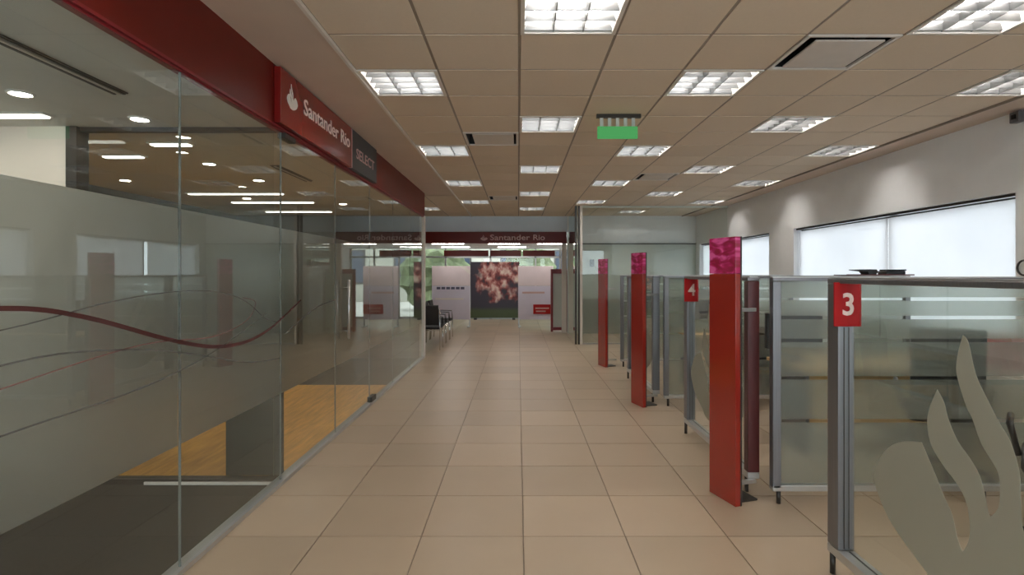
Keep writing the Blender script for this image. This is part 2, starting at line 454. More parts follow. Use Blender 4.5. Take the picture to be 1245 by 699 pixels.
# ceiling: plenum slab, grid and tiles
LIGHTS = [(-2, r) for r in (-3, 1, 5, 9, 13)] + [(0, r) for r in (-5, -1, 3, 7, 11, 15)] + [(2, r) for r in (-3, 1, 5, 9, 13)] + \
         [(4, r) for r in (-5, -1, 3, 7, 11)] + [(6, r) for r in (-3, 1, 5, 9, 13)] + [(-4, 15), (4, 16)]
DIFF = [(3, 0), (-1, 4), (3, 8), (-1, 12)]
taken = set(LIGHTS) | set(DIFF)
ceil = MB().box(-5.2, XR + 0.2, YN, YB + 0.1, 3.24, 3.30).build('ceiling', M_PLENUM)
tag(ceil, kind='structure', label='suspended ceiling of square mineral tiles')
ctile = MB().box(.010, CT - .010, .010, CT - .010, CZ, CZ + 0.018, bevel=0.002).mesh('ceiling_tile', M_CEIL)
crest = MB(); grid = MB()
def cell(c, r): return CX0 + c * CT, CY0 + r * CT
for c in range(-8, 7):
    for r in range(-11, 19):
        x, y = cell(c, r)
        if c < -2 and y < GY + 0.1: continue
        if (c, r) in taken: continue
        if c >= -2 and -3 <= r <= 9: place('ceiling_tile', ctile, ceil, (x, y, 0))
        else: crest.box(x + .010, x + CT - .010, y + .010, y + CT - .010, CZ, CZ + .018)
tag(crest.build('distant_ceiling_tile', M_CEIL, ceil), kind='stuff')
x0, x1 = cell(-2, 0)[0], cell(7, 0)[0]
for c in range(-2, 8):
    x = cell(c, 0)[0]; grid.box(x - .011, x + .011, YN, YB, CZ + .004, CZ + .03)
for r in range(-10, 19):
    y = cell(0, r)[1]; grid.box(x0, x1, y - .011, y + .011, CZ + .0045, CZ + .03)
for c in range(-8, -2):
    x = cell(c, 0)[0]; grid.box(x - .011, x + .011, GY + .1, YB, CZ + .004, CZ + .03)
tag(grid.build('ceiling_grid', M_CGRID, ceil), kind='stuff')
struct('trim_1', M_SOFFIT, XL - 0.02, x0 - 0.006, YN, GY + 0.35, CZ - 0.012, CZ + 0.05)
struct('trim_2', M_TRIMW, x0 - 0.018, x0 + 0.004, YN, YB, CZ - 0.022, CZ + 0.02)
struct('trim_3', M_SOFFIT, x1 + 0.006, XR + 0.02, YN, YB, CZ - 0.008, CZ + 0.05)
struct('trim_4', M_CGRID, x1 - 0.008, x1 + 0.010, YN, YB, CZ - 0.02, CZ + 0.02)

# right wall with two window openings
WH = 2.31; WS = 0.92
W1 = (5.18, 9.35); W2 = (10.27, 14.2)
wr = MB()
wr.box(XR, XR + .2, YN, YB, WH, 3.24).box(XR, XR + .2, YN, YB, -.1, WS)
wr.box(XR, XR + .2, YN, W1[0], WS, WH).box(XR, XR + .2, W1[1], W2[0], WS, WH).box(XR, XR + .2, W2[1], YB, WS, WH)
tag(wr.build('wall_right', M_WALL), kind='structure')
wn_ = MB().box(-5.2, XR + .2, YN - .15, YN, 2.75, 3.3).box(-5.2, XR + .2, YN - .15, YN, -.1, .35)
for a, b in ((-5.2, -4.8), (-2.2, -1.5), (1.2, 1.6), (4.3, XR + .2)): wn_.box(a, b, YN - .15, YN, .35, 2.75)
tag(wn_.build('wall_near', M_WALL), kind='structure')
wnf = MB()  # unseen windows added behind the camera as soft sky fill
for a, b in ((-4.8, -2.2), (-1.5, 1.2), (1.6, 4.3)):
    wnf.box(a, b, YN - .10, YN - .05, .35, .40).box(a, b, YN - .10, YN - .05, 2.70, 2.75)
    for x in (a, (a + b) / 2 - .025, b - .05): wnf.box(x, x + .05, YN - .10, YN - .05, .40, 2.70)
wnf = tag(wnf.build('window_3', M_DARKF), kind='structure')
for a, b in ((-4.8, -2.2), (-1.5, 1.2), (1.6, 4.3)): B('pane', M_GLASSW, wnf, a + .05, b - .05, YN - .08, YN - .072, .40, 2.70)
for i, (a, b) in enumerate((W1, W2)):
    w = MB()
    w.box(XR + .13, XR + .18, a, a + .05, WS, WH).box(XR + .13, XR + .18, b - .05, b, WS, WH)
    w.box(XR + .13, XR + .18, a, b, WS, WS + .05).box(XR + .13, XR + .18, a, b, WH - .05, WH)
    mid = 7.094 if i == 0 else 12.28
    w.box(XR + .13, XR + .18, mid - .03, mid + .03, WS, WH)
    fo = w.build('window_%d' % (i + 1), M_DARKF); tag(fo, kind='structure')
    for y0, y1 in ((a + .05, mid - .03), (mid + .03, b - .05)):
        B('pane', M_GLASSW, fo, XR + .15, XR + .156, y0, y1, WS + .05, WH - .05)
    B('window_sill', M_WALL, fo, XR - .03, XR + .13, a, b, WS - .03, WS + .002)
def blind(y0, y1, label):
    t = thing('roller_blind', label, 'blind', (XR + .09, (y0 + y1) / 2, WS + .03), 0, 'white roller blinds in the window wall')
    h = (y1 - y0) / 2; H = WH - WS - .03
    B('fabric', M_BLIND, t, -.002, .002, -h + .002, h - .002, 0.03, H - .05)
    B('cassette', M_DARKF, t, -.055, .02, -h, h, H - .03, H - .002, bevel=.004)
    B('bottom_bar', M_TRIMW, t, -.008, .008, -h + .012, h - .012, 0.0, 0.03)
blind(5.19, 7.092, 'white roller blind nearest the camera, left of the ring on the wall')
blind(7.096, 9.34, 'white roller blind beside the wall pier, behind the two dark objects')
blind(10.28, 12.20, 'white roller blind beyond the wall pier, behind the big red pylon')
blind(12.36, 14.19, 'white roller blind inside the far glass office')

# left glass wall
YJ = [-2.02, -.79, .44, 1.67, 2.90, 4.13, 5.36, 6.59, 7.82, 9.05, GY]
wl = MB().box(XL - .045, XL + .03, YN, GY, 0, .028).build('wall_left', M_ALUL)
tag(wl, kind='structure', label='full-height glass wall along the left of the aisle')
B('head_channel', M_REDFR, wl, XL - .03, XL + .012, YN, GY, 2.598, 2.609)
for a, b in zip(YJ[:-1], YJ[1:]):
    p = B('glass_pane', M_GLASS, wl, XL - .006, XL + .006, a + .004, b - .004, .02, 2.61)
    B('frosted_film', M_FILM, p, XL - .0095, XL - .0065, a + .006, b - .006, .66, 1.89)
for y in YJ[1:-1]:
    B('seal', M_SEAL, wl, XL - .006, XL + .006, y - .0025, y + .0025, .028, 2.60)
B('patch_fitting', M_DARKF, wl, XL - .03, XL + .03, 4.14, 4.34, 2.56, 2.60, bevel=.004)
B('patch_fitting', M_DARKF, wl, XL - .03, XL + .03, 6.60, 6.80, .03, .09, bevel=.004)
for s in (-1, 1):
    h = MB().tube([(XL + .01 * s, 5.60, .98), (XL + .06 * s, 5.60, .98)], .008).tube([(XL + .01 * s, 5.60, 1.41), (XL + .06 * s, 5.60, 1.41)], .008)
    h.tube([(XL + .06 * s, 5.60, .90), (XL + .06 * s, 5.60, 1.49)], .014, 10).build('door_handle', M_ALUL, wl)

def ribbon(pts, w, mat, name, off):
    """thin printed band stuck on the glass, pts are (y, z)"""
    P = []
    n = len(pts)
    def cr(i, t):
        p = [pts[max(0, min(n - 1, j))] for j in (i - 1, i, i + 1, i + 2)]
        return tuple(.5 * (2 * p[1][k] + (p[2][k] - p[0][k]) * t + (2 * p[0][k] - 5 * p[1][k] + 4 * p[2][k] - p[3][k]) * t * t + (3 * p[1][k] - p[0][k] - 3 * p[2][k] + p[3][k]) * t ** 3) for k in (0, 1))
    for i in range(n - 1):
        for j in range(6): P.append(cr(i, j / 6))
    P.append(pts[-1])
    up, dn = [], []
    for i, p in enumerate(P):
        a, b = P[max(0, i - 1)], P[min(len(P) - 1, i + 1)]
        dy, dz = b[0] - a[0], b[1] - a[1]; L = math.hypot(dy, dz) or 1
        ww = w * (0.45 + 0.55 * math.sin(PI * min(1, max(0, .12 + .8 * i / len(P)))))
        up.append((p[0] - dz / L * ww, p[1] + dy / L * ww)); dn.append((p[0] + dz / L * ww, p[1] - dy / L * ww))
    return MB().prism(up + dn[::-1], 'x', XL - .0115 - off, XL - .0100 - off).build(name, mat, wl)
# the print lies on the aisle face of the glass
def aisle(o):
    o.location.x = .018
    return o
aisle(ribbon([(.9, 1.30), (1.4, 1.42), (1.894, 1.433), (2.25, 1.377), (2.775, 1.227), (3.1, 1.15), (3.315, 1.12), (3.55, 1.112), (3.73, 1.126), (3.92, 1.16), (4.12, 1.215), (4.5, 1.34)], .0105, M_RIB, 'red_ribbon_print', 0))
aisle(ribbon([(1.2, 1.31), (1.9, 1.36), (2.4, 1.43), (2.9, 1.46), (3.3, 1.44), (3.6, 1.37), (3.85, 1.25), (4.05, 1.20)], .003, M_RIBG, 'grey_ribbon_print', .0))
aisle(ribbon([(.9, 1.1), (1.9, 1.24), (2.5, 1.21), (3.0, 1.12), (3.6, .98), (4.1, .93)], .004, M_RIBG, 'grey_ribbon_print', .0))
aisle(ribbon([(1.0, 1.05), (1.894, 1.16), (2.6, 1.22), (3.2, 1.19), (3.6, 1.25), (3.72, 1.36), (3.55, 1.40)], .003, M_RIBL, 'pale_ribbon_print', .0))
aisle(ribbon([(4.2, 1.1), (4.8, 1.25), (5.3, 1.30), (5.36, 1.30)], .006, M_RIBG, 'grey_ribbon_print', .0))
aisle(ribbon([(1.2, .97), (1.9, 1.0), (2.6, 1.02), (3.2, 1.10), (3.9, 1.28)], .0035, M_RIBG, 'grey_ribbon_print', .0))

# rooms behind the left glass
RC = 2.635
struct('floor_office_1', M_CARPET, -5.2, -1.80, YN, 4.15, -.1, -.002)
struct('floor_office_2', M_WOODF, -5.2, -1.80, 4.15, 7.80, -.1, -.002)
struct('floor_office_3', M_CARPET, -5.2, -1.80, 7.80, GY + .1, -.1, -.002)
M_CREAM = principled('warm_cream_paint', (0.90, 0.80, 0.69, 1), 0.7, noise=0.02, scale=4)
M_OFFC = principled('office_ceiling_paint', (0.72, 0.69, 0.62, 1), 0.8, noise=0.02, scale=4)
struct('ceiling_office', M_OFFC, -5.2, XL - .045, YN, GY + .1, RC, RC + .08)
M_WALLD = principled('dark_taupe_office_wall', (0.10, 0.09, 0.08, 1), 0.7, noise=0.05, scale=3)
struct('wall_office_left', M_WALL, -5.35, -5.2, YN, 4.15, -.1, 3.3)
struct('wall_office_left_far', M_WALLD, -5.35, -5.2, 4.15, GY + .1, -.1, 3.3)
struct('wall_waiting_left', M_WALL, -5.35, -5.2, GY + .1, 19.6, -.1, 3.3)
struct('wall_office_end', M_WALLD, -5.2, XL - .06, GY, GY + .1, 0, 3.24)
struct('wall_office_cross', M_CREAM, -5.2, -3.32, 4.10, 4.20, 0, RC)
cp = MB().box(-3.32, -3.24, 4.09, 4.21, 0, RC).box(-3.24, XL - .05, 4.11, 4.19, 0, .035).box(-3.24, XL - .05, 4.12, 4.18, RC - .03, RC).build('wall_office_glazed', M_DARKF)
tag(cp, kind='structure')
B('skirting', M_TRIMW, cp, -2.75, XL - .05, 4.095, 4.108, 0, .02)
for a, b in ((-3.235, -2.70), (-2.695, XL - .06)):
    p = B('glass_pane', M_GLASS, cp, a, b, 4.145, 4.155, .035, RC - .03)
    B('frosted_film', M_FILM, p, a, b, 4.1565, 4.159, .66, 1.89)
t = thing('screen_panel', 'dark grey screen panel standing behind the left glass wall', 'panel', (-2.01, 4.26, 0))
B('board', M_DARKP, t, -.21, .21, -.03, .03, .02, 1.78, bevel=.006)
for s_ in (-1, 1): B('foot', M_DARKF, t, s_ * .15 - .03, s_ * .15 + .03, -.035, .10, 0, .02)

def downlight(x, y, label):
    t = thing('downlight', label, 'downlight', (x, y, RC), 0, 'round downlights in the office ceiling')
    MB().ring((0, 0, -.004), .062, .010, 'z').build('rim', M_TRIMW, t)
    MB().cyl((0, 0, -.002), (0, 0, -.006), .052, seg=20).build('lamp', M_LAMP, t)
for x, y, l in ((-2.98, 3.34, 'round downlight nearest the camera, left of the ceiling slot'), (-2.64, 3.89, 'round downlight just before the glazed cross wall'),
                (-3.03, 5.47, 'round downlight just beyond the glazed cross wall'), (-2.99, 6.43, 'round downlight beside the far ceiling slot'),
                (-4.53, 6.43, 'round downlight deep in the second office, far left'), (-3.87, 7.95, 'round downlight near the end wall of the offices, left one'),
                (-2.70, 8.60, 'round downlight near the end wall of the offices, right one'), (-3.4, 1.4, 'round downlight out of frame to the left in the near office'),
                (-4.3, 3.62, 'added fill downlight out of frame brightening the white cross wall'), (-2.6, 1.0, 'round downlight out of frame above the near glass pane'), (-3.4, -.6, 'round downlight behind the camera in the near office')):  # the cross-wall downlight is an unseen lamp added to brighten that wall
    downlight(x, y, l)
M_OLIN = emission('office_linear_lamp', (1.0, 0.95, 0.87, 1), 6.0)
for x0_, x1_, y_, l in ((-3.75, -3.18, 3.78, 'short linear lamp on the near office ceiling at the left edge'), (-3.05, -2.70, 4.62, 'short linear lamp just beyond the glazed cross wall, upper'),
                        (-3.80, -3.42, 5.10, 'short linear lamp beyond the dark frame post, left'), (-4.42, -3.13, 7.46, 'long linear lamp across the second office ceiling, nearest of three'),
                        (-4.30, -3.05, 8.35, 'long linear lamp across the second office ceiling, middle of three'), (-4.35, -3.20, 9.60, 'long linear lamp across the second office ceiling, farthest of three')):
    t = thing('linear_lamp', l, 'ceiling light', ((x0_ + x1_) / 2, y_, RC), 0, 'linear lamps on the office ceiling')
    w_ = (x1_ - x0_) / 2
    B('frame', M_TRIMW, t, -w_, w_, -.05, .05, -.014, 0); B('lamp', M_OLIN, t, -w_ + .02, w_ - .02, -.032, .032, -.024, -.0145)
def slot(x, y0, y1, label):
    t = thing('slot_diffuser', label, 'air vent', (x, (y0 + y1) / 2, RC), 0, 'linear slot diffusers in the office ceiling')
    h = (y1 - y0) / 2
    B('frame', M_DARKF, t, -.045, .045, -h, h, -.008, -.001)
    for k in (-.028, 0, .028): B('blade', M_STEELV if k == 0 else M_BLACK, t, k - .008, k + .008, -h + .01, h - .01, -.016, -.0081)
slot(-2.38, .9, 3.34, 'long dark slot diffuser in the near office ceiling')
slot(-2.43, 5.56, 6.48, 'short dark slot diffuser in the second office ceiling')

# end post of the glass wall
struct('wall_left_post', M_TRIMW, XL - .06, XL + .035, GY + .005, GY + .10, 0, 2.62)

# red fascia over the glass wall and its sign board
t = thing('sign_fascia', 'long red fascia above the left glass wall', 'fascia', (XL, 4, 2.62))
B('panel', M_RED, t, -.04, .02, YN - 4 + .01, -.055, .006, CZ - .012 - 2.62)
B('panel', M_RED, t, -.04, .02, -.05, 2.66, .006, CZ - .012 - 2.62)
B('panel', M_RED, t, -.04, .02, 2.665, GY + .10 - 4, .006, CZ - .012 - 2.62)
B('edge_trim', M_REDFR, t, -.045, .026, YN - 4 + .01, GY + .10 - 4, -.010, .006)
sb = thing('sign_board', 'red sign board with flame emblem, Santander Rio lettering and dark end panel', 'sign', (XL + .02, 3.97, 2.63))
B('red_panel', M_REDS, sb, 0.001, .05, 0, 1.69, .0, .40, bevel=.004)
B('divider_strip', M_PINKW, sb, 0.001, .052, 1.692, 1.708, .0, .40)
B('charcoal_panel', M_CHAR, sb, 0.001, .05, 1.71, 2.69, .0, .40, bevel=.004)
k = .17
MB().prism([(u * k * .85 + .20, (v - .27) * k * 1.05 + .145) for u, v in FLAME], 'x', .0505, .054).build('flame_emblem', M_WHITE, sb)
def wall_text(body, size, width, parent, y, z, x, mat, shear=0, weight=0, name='lettering'):
    me = text_mesh(body, size, .004, mat, shear, weight, width)
    me.transform(Matrix(((0, 0, 1, 0), (1, 0, 0, 0), (0, 1, 0, 0), (0, 0, 0, 1))))
    return place(name, me, parent, (x, y, z))
wall_text('Santander', .18, .84, sb, .42, .18, .0525, M_WHITE, 0, .001)
wall_text('Rio', .18, .27, sb, 1.33, .18, .0525, M_WHITE, 0, .001)
wall_text('SELECT', .15, .72, sb, 1.84, .13, .0525, M_PINKW, .0, .001)

# ------------------------------------------------------------------ far end: glass office, bulkhead, lobby
go = MB().box(1.36, XR, 12.27, 12.33, 0, .03).build('wall_glass_office', M_ALUL)
B('head_channel', M_WALLG, go, 1.36, XR, 12.285, 12.315, CZ - .05, CZ - .012)
tag(go, kind='structure', label='glass front of the office at the far right')
for a, b in ((1.42, 2.46), (2.465, 3.53), (3.535, XR - .01)):
    p = B('glass_pane', M_GLASS, go, a, b, 12.294, 12.306, .03, CZ - .06)
    B('frosted_film', M_FILM, p, a, b, 12.307, 12.310, .25, 1.0)
B('post', M_DARKF, go, 1.25, 1.29, 12.26, 12.32, 0, CZ - .012)
B('post', M_DARKF, go, 1.32, 1.355, 12.26, 12.32, 0, CZ - .012)
B('post', M_TRIMW, go, 1.36, 1.415, 12.25, 12.34, 0, CZ - .012)
p = B('glass_pane', M_GLASS, go, 1.30, 1.312, 12.33, YB, .03, CZ - .012)
struct('wall_office_back', M_WALLG, 1.29, XR + .2, 14.5, YB, 0, 2.33)
struct('wall_office_back_upper', M_WALL, 1.29, XR + .2, 14.5, YB, 2.34, CZ)
struct('trim_5', M_DARKF, 1.29, XR, 14.47, 14.52, 2.318, 2.345)
t = B('wall_speaker', M_BLACK, None, 1.86, 1.97, 14.44, 14.498, 1.74, 1.93, bevel=.01); tag(t, 'small black box on the back wall of the far glass office', 'speaker')

struct('wall_back', M_WALLC, -5.2, 1.29, YB, YB + .12, 2.65, 3.24)
t = thing('entrance_fascia', 'red fascia with pale lettering above the far entrance', 'fascia', (-2.0, YB - .02, 2.35))
B('panel', M_RED, t, -3.2, 3.27, -.03, .10, 0, .30, bevel=.004)
k = .14
MB().prism([(u * k + 1.11, (v - .27) * k + .07) for u, v in FLAME], 'y', -.036, -.0305).build('flame_emblem', M_PINKW, t)
for w_, a_, l_ in (('Santander', 1.26, 1.04), ('Rio', 2.38, .30)):
    me = text_mesh(w_, .20, .004, M_PINKW, 0, .002, l_); me.transform(Matrix.Rotation(PI / 2, 4, 'X'))
    place('lettering', me, t, (a_, -.034, .085))
LC = 2.42; LY = 19.2
struct('ceiling_lobby', M_WALL, -5.2, 2.4, YB + .13, LY + .3, LC, LC + .1)
struct('wall_lobby_right', M_WALL, 2.3, 2.45, YB, LY + .3, 0, LC)
struct('wall_lobby_front', M_WALL, 1.29, 2.4, YB + .001, YB + .1, 0, LC + .6)
# street front: framed glazing
fr = MB()
for x in (-5.15, -3.6, -2.5, -.95, .6, 1.45, 2.26):
    fr.box(x - .03, x + .03, LY, LY + .06, 0, LC)
fr.box(-5.2, 2.3, LY, LY + .06, 0, .08).box(-5.2, 2.3, LY, LY + .06, 2.10, 2.16)
sf = fr.build('window_street_front', M_ALUL); tag(sf, kind='structure')
xs = (-5.15, -3.6, -2.5, -.95, .6, 1.45, 2.26)
for a, b in zip(xs[:-1], xs[1:]):
    B('pane', M_GLASSW, sf, a + .03, b - .03, LY + .025, LY + .033, .08, 2.10)
    B('pane', M_GLASSW, sf, a + .03, b - .03, LY + .025, LY + .033, 2.16, LC)
t = thing('transom_band', 'dark red band above the street windows of the lobby', 'sign', (-.6, LY - .03, 2.16))
for a, b in ((-1.95, -.42), (-.36, .70), (.76, 1.86)): B('panel', M_RED, t, a, b, -.02, .02, 0, .20, bevel=.003)
M_GREEN = principled('street_foliage', (0.09, 0.11, 0.05, 1), 0.9, noise=0.5, scale=3)
M_STREET = principled('street_paving', (0.45, 0.43, 0.38, 1), 0.9, noise=0.1)
struct('ground_street', M_STREET, -14, 12, LY + .3, 34, -.1, -.01)
M_FACADE = principled('stone_facade', (0.30, 0.29, 0.24, 1), 0.85, noise=0.12, scale=2)
fb = thing('sky_block_building', 'added pale building across the street, blocks the bright sky', 'building', (0, 31, -.01))
B('wall', M_FACADE, fb, -16, 14, 0, 1, 0, 13)  # building added to keep the bright sky out of the lobby view
for zz in (1.0, 4.2, 7.4):
    for k in range(9): 
        w_ = B('window', M_DARKF, fb, -13 + 3 * k, -11.6 + 3 * k, -.03, -.001, zz, zz + 1.9)
        B('pane', M_SCREEN, w_, -12.9 + 3 * k, -11.7 + 3 * k, -.045, -.031, zz + .1, zz + 1.8)
struct('trim_sky_block', M_WALL, -5.3, 2.5, LY + .3, LY + 2.3, 2.6, 2.75)  # overhang added outside to cut sky light into the lobby
def hedge(x, y, s, label):
    bm = bmesh.new(); bmesh.ops.create_icosphere(bm, subdivisions=3, radius=1.0)
    for v in bm.verts:
        v.co *= 1 + .16 * math.sin(9 * v.co.x + x) * math.sin(8 * v.co.y) + .12 * math.sin(13 * v.co.z + y)
        v.co = Vector((v.co.x * s, v.co.y * s, (v.co.z + 1) * s * 1.15))
    me = bpy.data.meshes.new('foliage'); bm.to_mesh(me); bm.free(); me.materials.append(M_GREEN)
    t = thing('street_bush', label, 'bush', (x, y, 0), 0, 'bushes outside the street windows')
    place('foliage', me, t, (0, 0, .15)); MB().cyl((0, 0, -.01), (0, 0, .6), .06, .04).build('trunk', M_WOOD, t)
hedge(-3.1, 23, 1.1, 'green bush outside the street window above the left board')
hedge(.4, 24, 1.15, 'green bush outside the street window above the mural')
hedge(-6.2, 24, 1.2, 'green bush outside, left of the chairs')

m = thing('mural_panel', 'large printed mural panel between the two white boards', 'mural', (-.80, LY - .25, 0))
B('print', M_MURAL, m, -.82, .84, -.02, .02, .06, 1.96)
B('stand_foot', M_DARKF, m, -.7, -.6, -.12, .12, 0, .06); B('stand_foot', M_DARKF, m, .6, .7, -.12, .12, 0, .06)

def board(x0, x1, label, red):
    xc = (x0 + x1) / 2; h = (x1 - x0) / 2
    t = thing('display_board', label, 'display board', (xc, 16.3, 0))
    B('panel', M_BOARD, t, -h, h, -.02, .02, .22, 1.20, bevel=.004)
    B('upper_panel', M_BOARDP, t, -h, h, -.02, .02, 1.205, 1.78, bevel=.004)
    for s in (-1, 1):
        B('post', M_ALUL, t, s * (h - .02) - .018, s * (h - .02) + .018, .021, .055, .03, 1.74)
        B('foot', M_ALUL, t, s * (h - .04) - .04, s * (h - .04) + .04, -.22, .22, 0, .028, bevel=.006)
    if red:
        p = B('red_notice', M_REDSIGN, t, h - .58, h - .01, -.034, -.021, .38, .66, bevel=.004)
        for i, (a, b) in enumerate(((h - .52, h - .12), (h - .50, h - .22))): B('printed_line', M_PINKW, p, a, b, -.037, -.0345, .53 - i * .09, .57 - i * .09)
        B('printed_line', M_PINKW, t, -h + .12, h - .25, -.024, -.0205, .98, 1.03)
    else:
        for i in range(6): B('printed_word', M_INK, t, -h + .14 + i * .14, -h + .25 + i * .14, -.024, -.0205, 1.10, 1.17)
        B('printed_line', M_WHITE, t, -h + .10, h - .2, -.024, -.0205, .80, .84)
        mb = MB().prism([(h - .32, 1.78), (h, 1.52), (h, 1.64), (h - .14, 1.78)], 'y', -.026, -.0205).build('diagonal_stripe', M_WHITE, t)
board(-2.52, -1.40, 'white display board on feet left of the mural, dark printed words', False)
board(.0, 1.02, 'white display board right of the mural with a red notice', True)
t = thing('red_frame_display', 'tall dark red framed display case beside the far glass office', 'display case', (1.06, 15.0, 0))
for x in (-.155, .245):
    B('post', M_REDFR, t, x - .03, x + .03 + (.03 if x > 0 else 0), -.06, .06, .0, 1.68, bevel=.004)
B('crossbar', M_REDFR, t, -.125, .215, -.06, .06, 1.56, 1.68); B('crossbar', M_REDFR, t, -.125, .215, -.06, .06, .04, .12)
B('back_panel', M_WALLG, t, -.125, .215, .01, .03, .12, 1.56)
struct('trim_6', M_TRIMW, 1.15, 1.27, YB + .05, YB + .17, 0, LC)
for i, (x, y) in enumerate(((-2.0, 15.9), (-.4, 15.9), (1.0, 15.9), (-2.0, 17.8), (-.2, 17.8))):
    t = thing('lobby_lamp', ('first', 'second', 'third', 'fourth', 'fifth')[i] + ' thin linear lamp on the lobby ceiling, counted from the left front', 'ceiling light', (x, y, LC), 0, 'linear lamps in the lobby')
    B('lamp', M_LINEAR, t, -.45, .45, -.04, .04, -.022, -.012); B('frame', M_TRIMW, t, -.48, .48, -.06, .06, -.012, 0)

# ------------------------------------------------------------------ ceiling lights and diffusers
h = CT / 2
fm = MB()
for a in ((-h + .006, -h + .03, -h + .006, h - .006), (h - .03, h - .006, -h + .006, h - .006), (-h + .03, h - .03, -h + .006, -h + .03), (-h + .03, h - .03, h - .03, h - .006)):
    fm.box(a[0], a[1], a[2], a[3], -.006, .012)
FRAME = fm.mesh('frame', M_TRIMW)
hm = MB(); q = h - .03; zt = .13
hm.box(-q, q, -q, q, zt, zt + .006)
for s in (-1, 1):
    hm.prism([(s * q, .012), (s * (q - .05), zt), (s * (q - .05) + s * .006, zt), (s * q + s * .006, .012)], 'y', -q, q)
    hm.prism([(s * q, .012), (s * (q - .05), zt), (s * (q - .05) + s * .006, zt), (s * q + s * .006, .012)], 'x', -q, q)
HOUSE = hm.mesh('reflector', M_REFL)
TUBE = MB().cyl((-q + .05, 0, .09), (q - .05, 0, .09), .013, seg=8).mesh('tube', M_TUBE)
BX = MB().prism([(-.012, .055), (.012, .055), (.003, .004), (-.003, .004)], 'y', -q, q).mesh('louvre_blade', M_LOUVER)
BY = MB().prism([(-.012, .052), (.012, .052), (.003, .006), (-.003, .006)], 'x', -q, q).mesh('cross_blade', M_LOUVER)
COLN = {-4: 'beyond the left glass wall', -2: 'beside the red fascia', 0: 'above the aisle centre', 2: 'above the booth fronts', 4: 'above the booth desks', 6: 'beside the window wall'}
ORD = ('nearest', 'second', 'third', 'fourth', 'fifth', 'sixth')
seen = {}
for c, r in LIGHTS:
    x, y = cell(c, r)
    if (c, r) == (-4, 15): lab = 'small far ceiling light beyond the end of the left glass wall'
    elif (c, r) == (4, 16): lab = 'louvred ceiling light inside the far glass office'
    elif y < 2.5: lab = 'louvred ceiling light overhead out of view, %s, %s' % (COLN[c], 'directly over the camera' if r == -5 else 'just ahead of the camera')
    else:
        i = seen.get(c, 0); seen[c] = i + 1
        lab = 'square louvred ceiling light %s, %s from the camera' % (COLN[c], ORD[i])
    t = thing('ceiling_light', lab, 'ceiling light', (x + h, y + h, CZ), 0, 'square louvred lights in the tile ceiling')
    place('frame', FRAME, t); place('reflector', HOUSE, t)
    for k in (-.195, -.065, .065, .195): place('tube', TUBE, t, (0, k, 0))
    for k in (-.09, .09): place('louvre_blade', BX, t, (k * 1.03, 0, 0))
    for k in (-.26, -.13, 0, .13, .26): place('cross_blade', BY, t, (0, k, 0))
dn = {(3, 0): 'large square air diffuser with a pale plate above the nearest booth', (-1, 4): 'square air diffuser in the aisle ceiling, near one',
      (3, 8): 'square air diffuser with a dark rim, far above the booths', (-1, 12): 'square air diffuser in the aisle ceiling, far one'}
for c, r in DIFF:
    x, y = cell(c, r)
    t = thing('air_diffuser', dn[(c, r)], 'air vent', (x + h, y + h, CZ), 0, 'square air diffusers in the tile ceiling')
    place('frame', FRAME, t).data = FRAME
    nb = MB().box(-q, q, -q, q, .12, .126)
    for s in (-1, 1): nb.box(s * q - .003, s * q + .003, -q, q, .01, .12).box(-q, q, s * q - .003, s * q + .003, .01, .12)
    nb.build('neck', M_BLACK, t)
    B('plate', M_STEELV, t, -.205, .245, -.21, .25, -.004, .010, bevel=.004)
    for sx in (-.16, .16): B('hanger', M_DARKF, t, sx - .006, sx + .006, -.006, .006, .004, .12)

# hanging green exit sign
t = thing('exit_sign', 'hanging green luminous sign below the aisle ceiling', 'sign', (.94, 5.28, 2.83))
B('face', M_EXIT, t, -.19, .19, -.012, .012, 0, .115, bevel=.003)
B('mount', M_DARKF, t, -.20, .22, -.02, .02, .195, CZ - 2.83 - .0)
for i in range(5): B('clip', M_WALLG, t, -.15 + i * .075 - .016, -.15 + i * .075 + .016, -.006, .006, .115, .195)
t = thing('wall_sensor', 'small grey sensor box on the right wall under the ceiling', 'sensor', (XR, 5.12, 2.94))
B('body', M_ALU, t, -.07, 0, -.05, .05, 0, .10, bevel=.008); B('lens', M_BLACK, t, -.078, -.07, -.02, .02, .03, .07)
t = thing('wall_ring', 'thin dark ring hanging on the right wall beside the window', 'ring', (XR, 5.07, 1.545))
MB().ring((-.02, 0, 0.06), .068, .009, 'x').build('ring', M_DARKF, t); MB().cyl((0, 0, .128), (-.03, 0, .128), .008).build('hook', M_ALU, t)

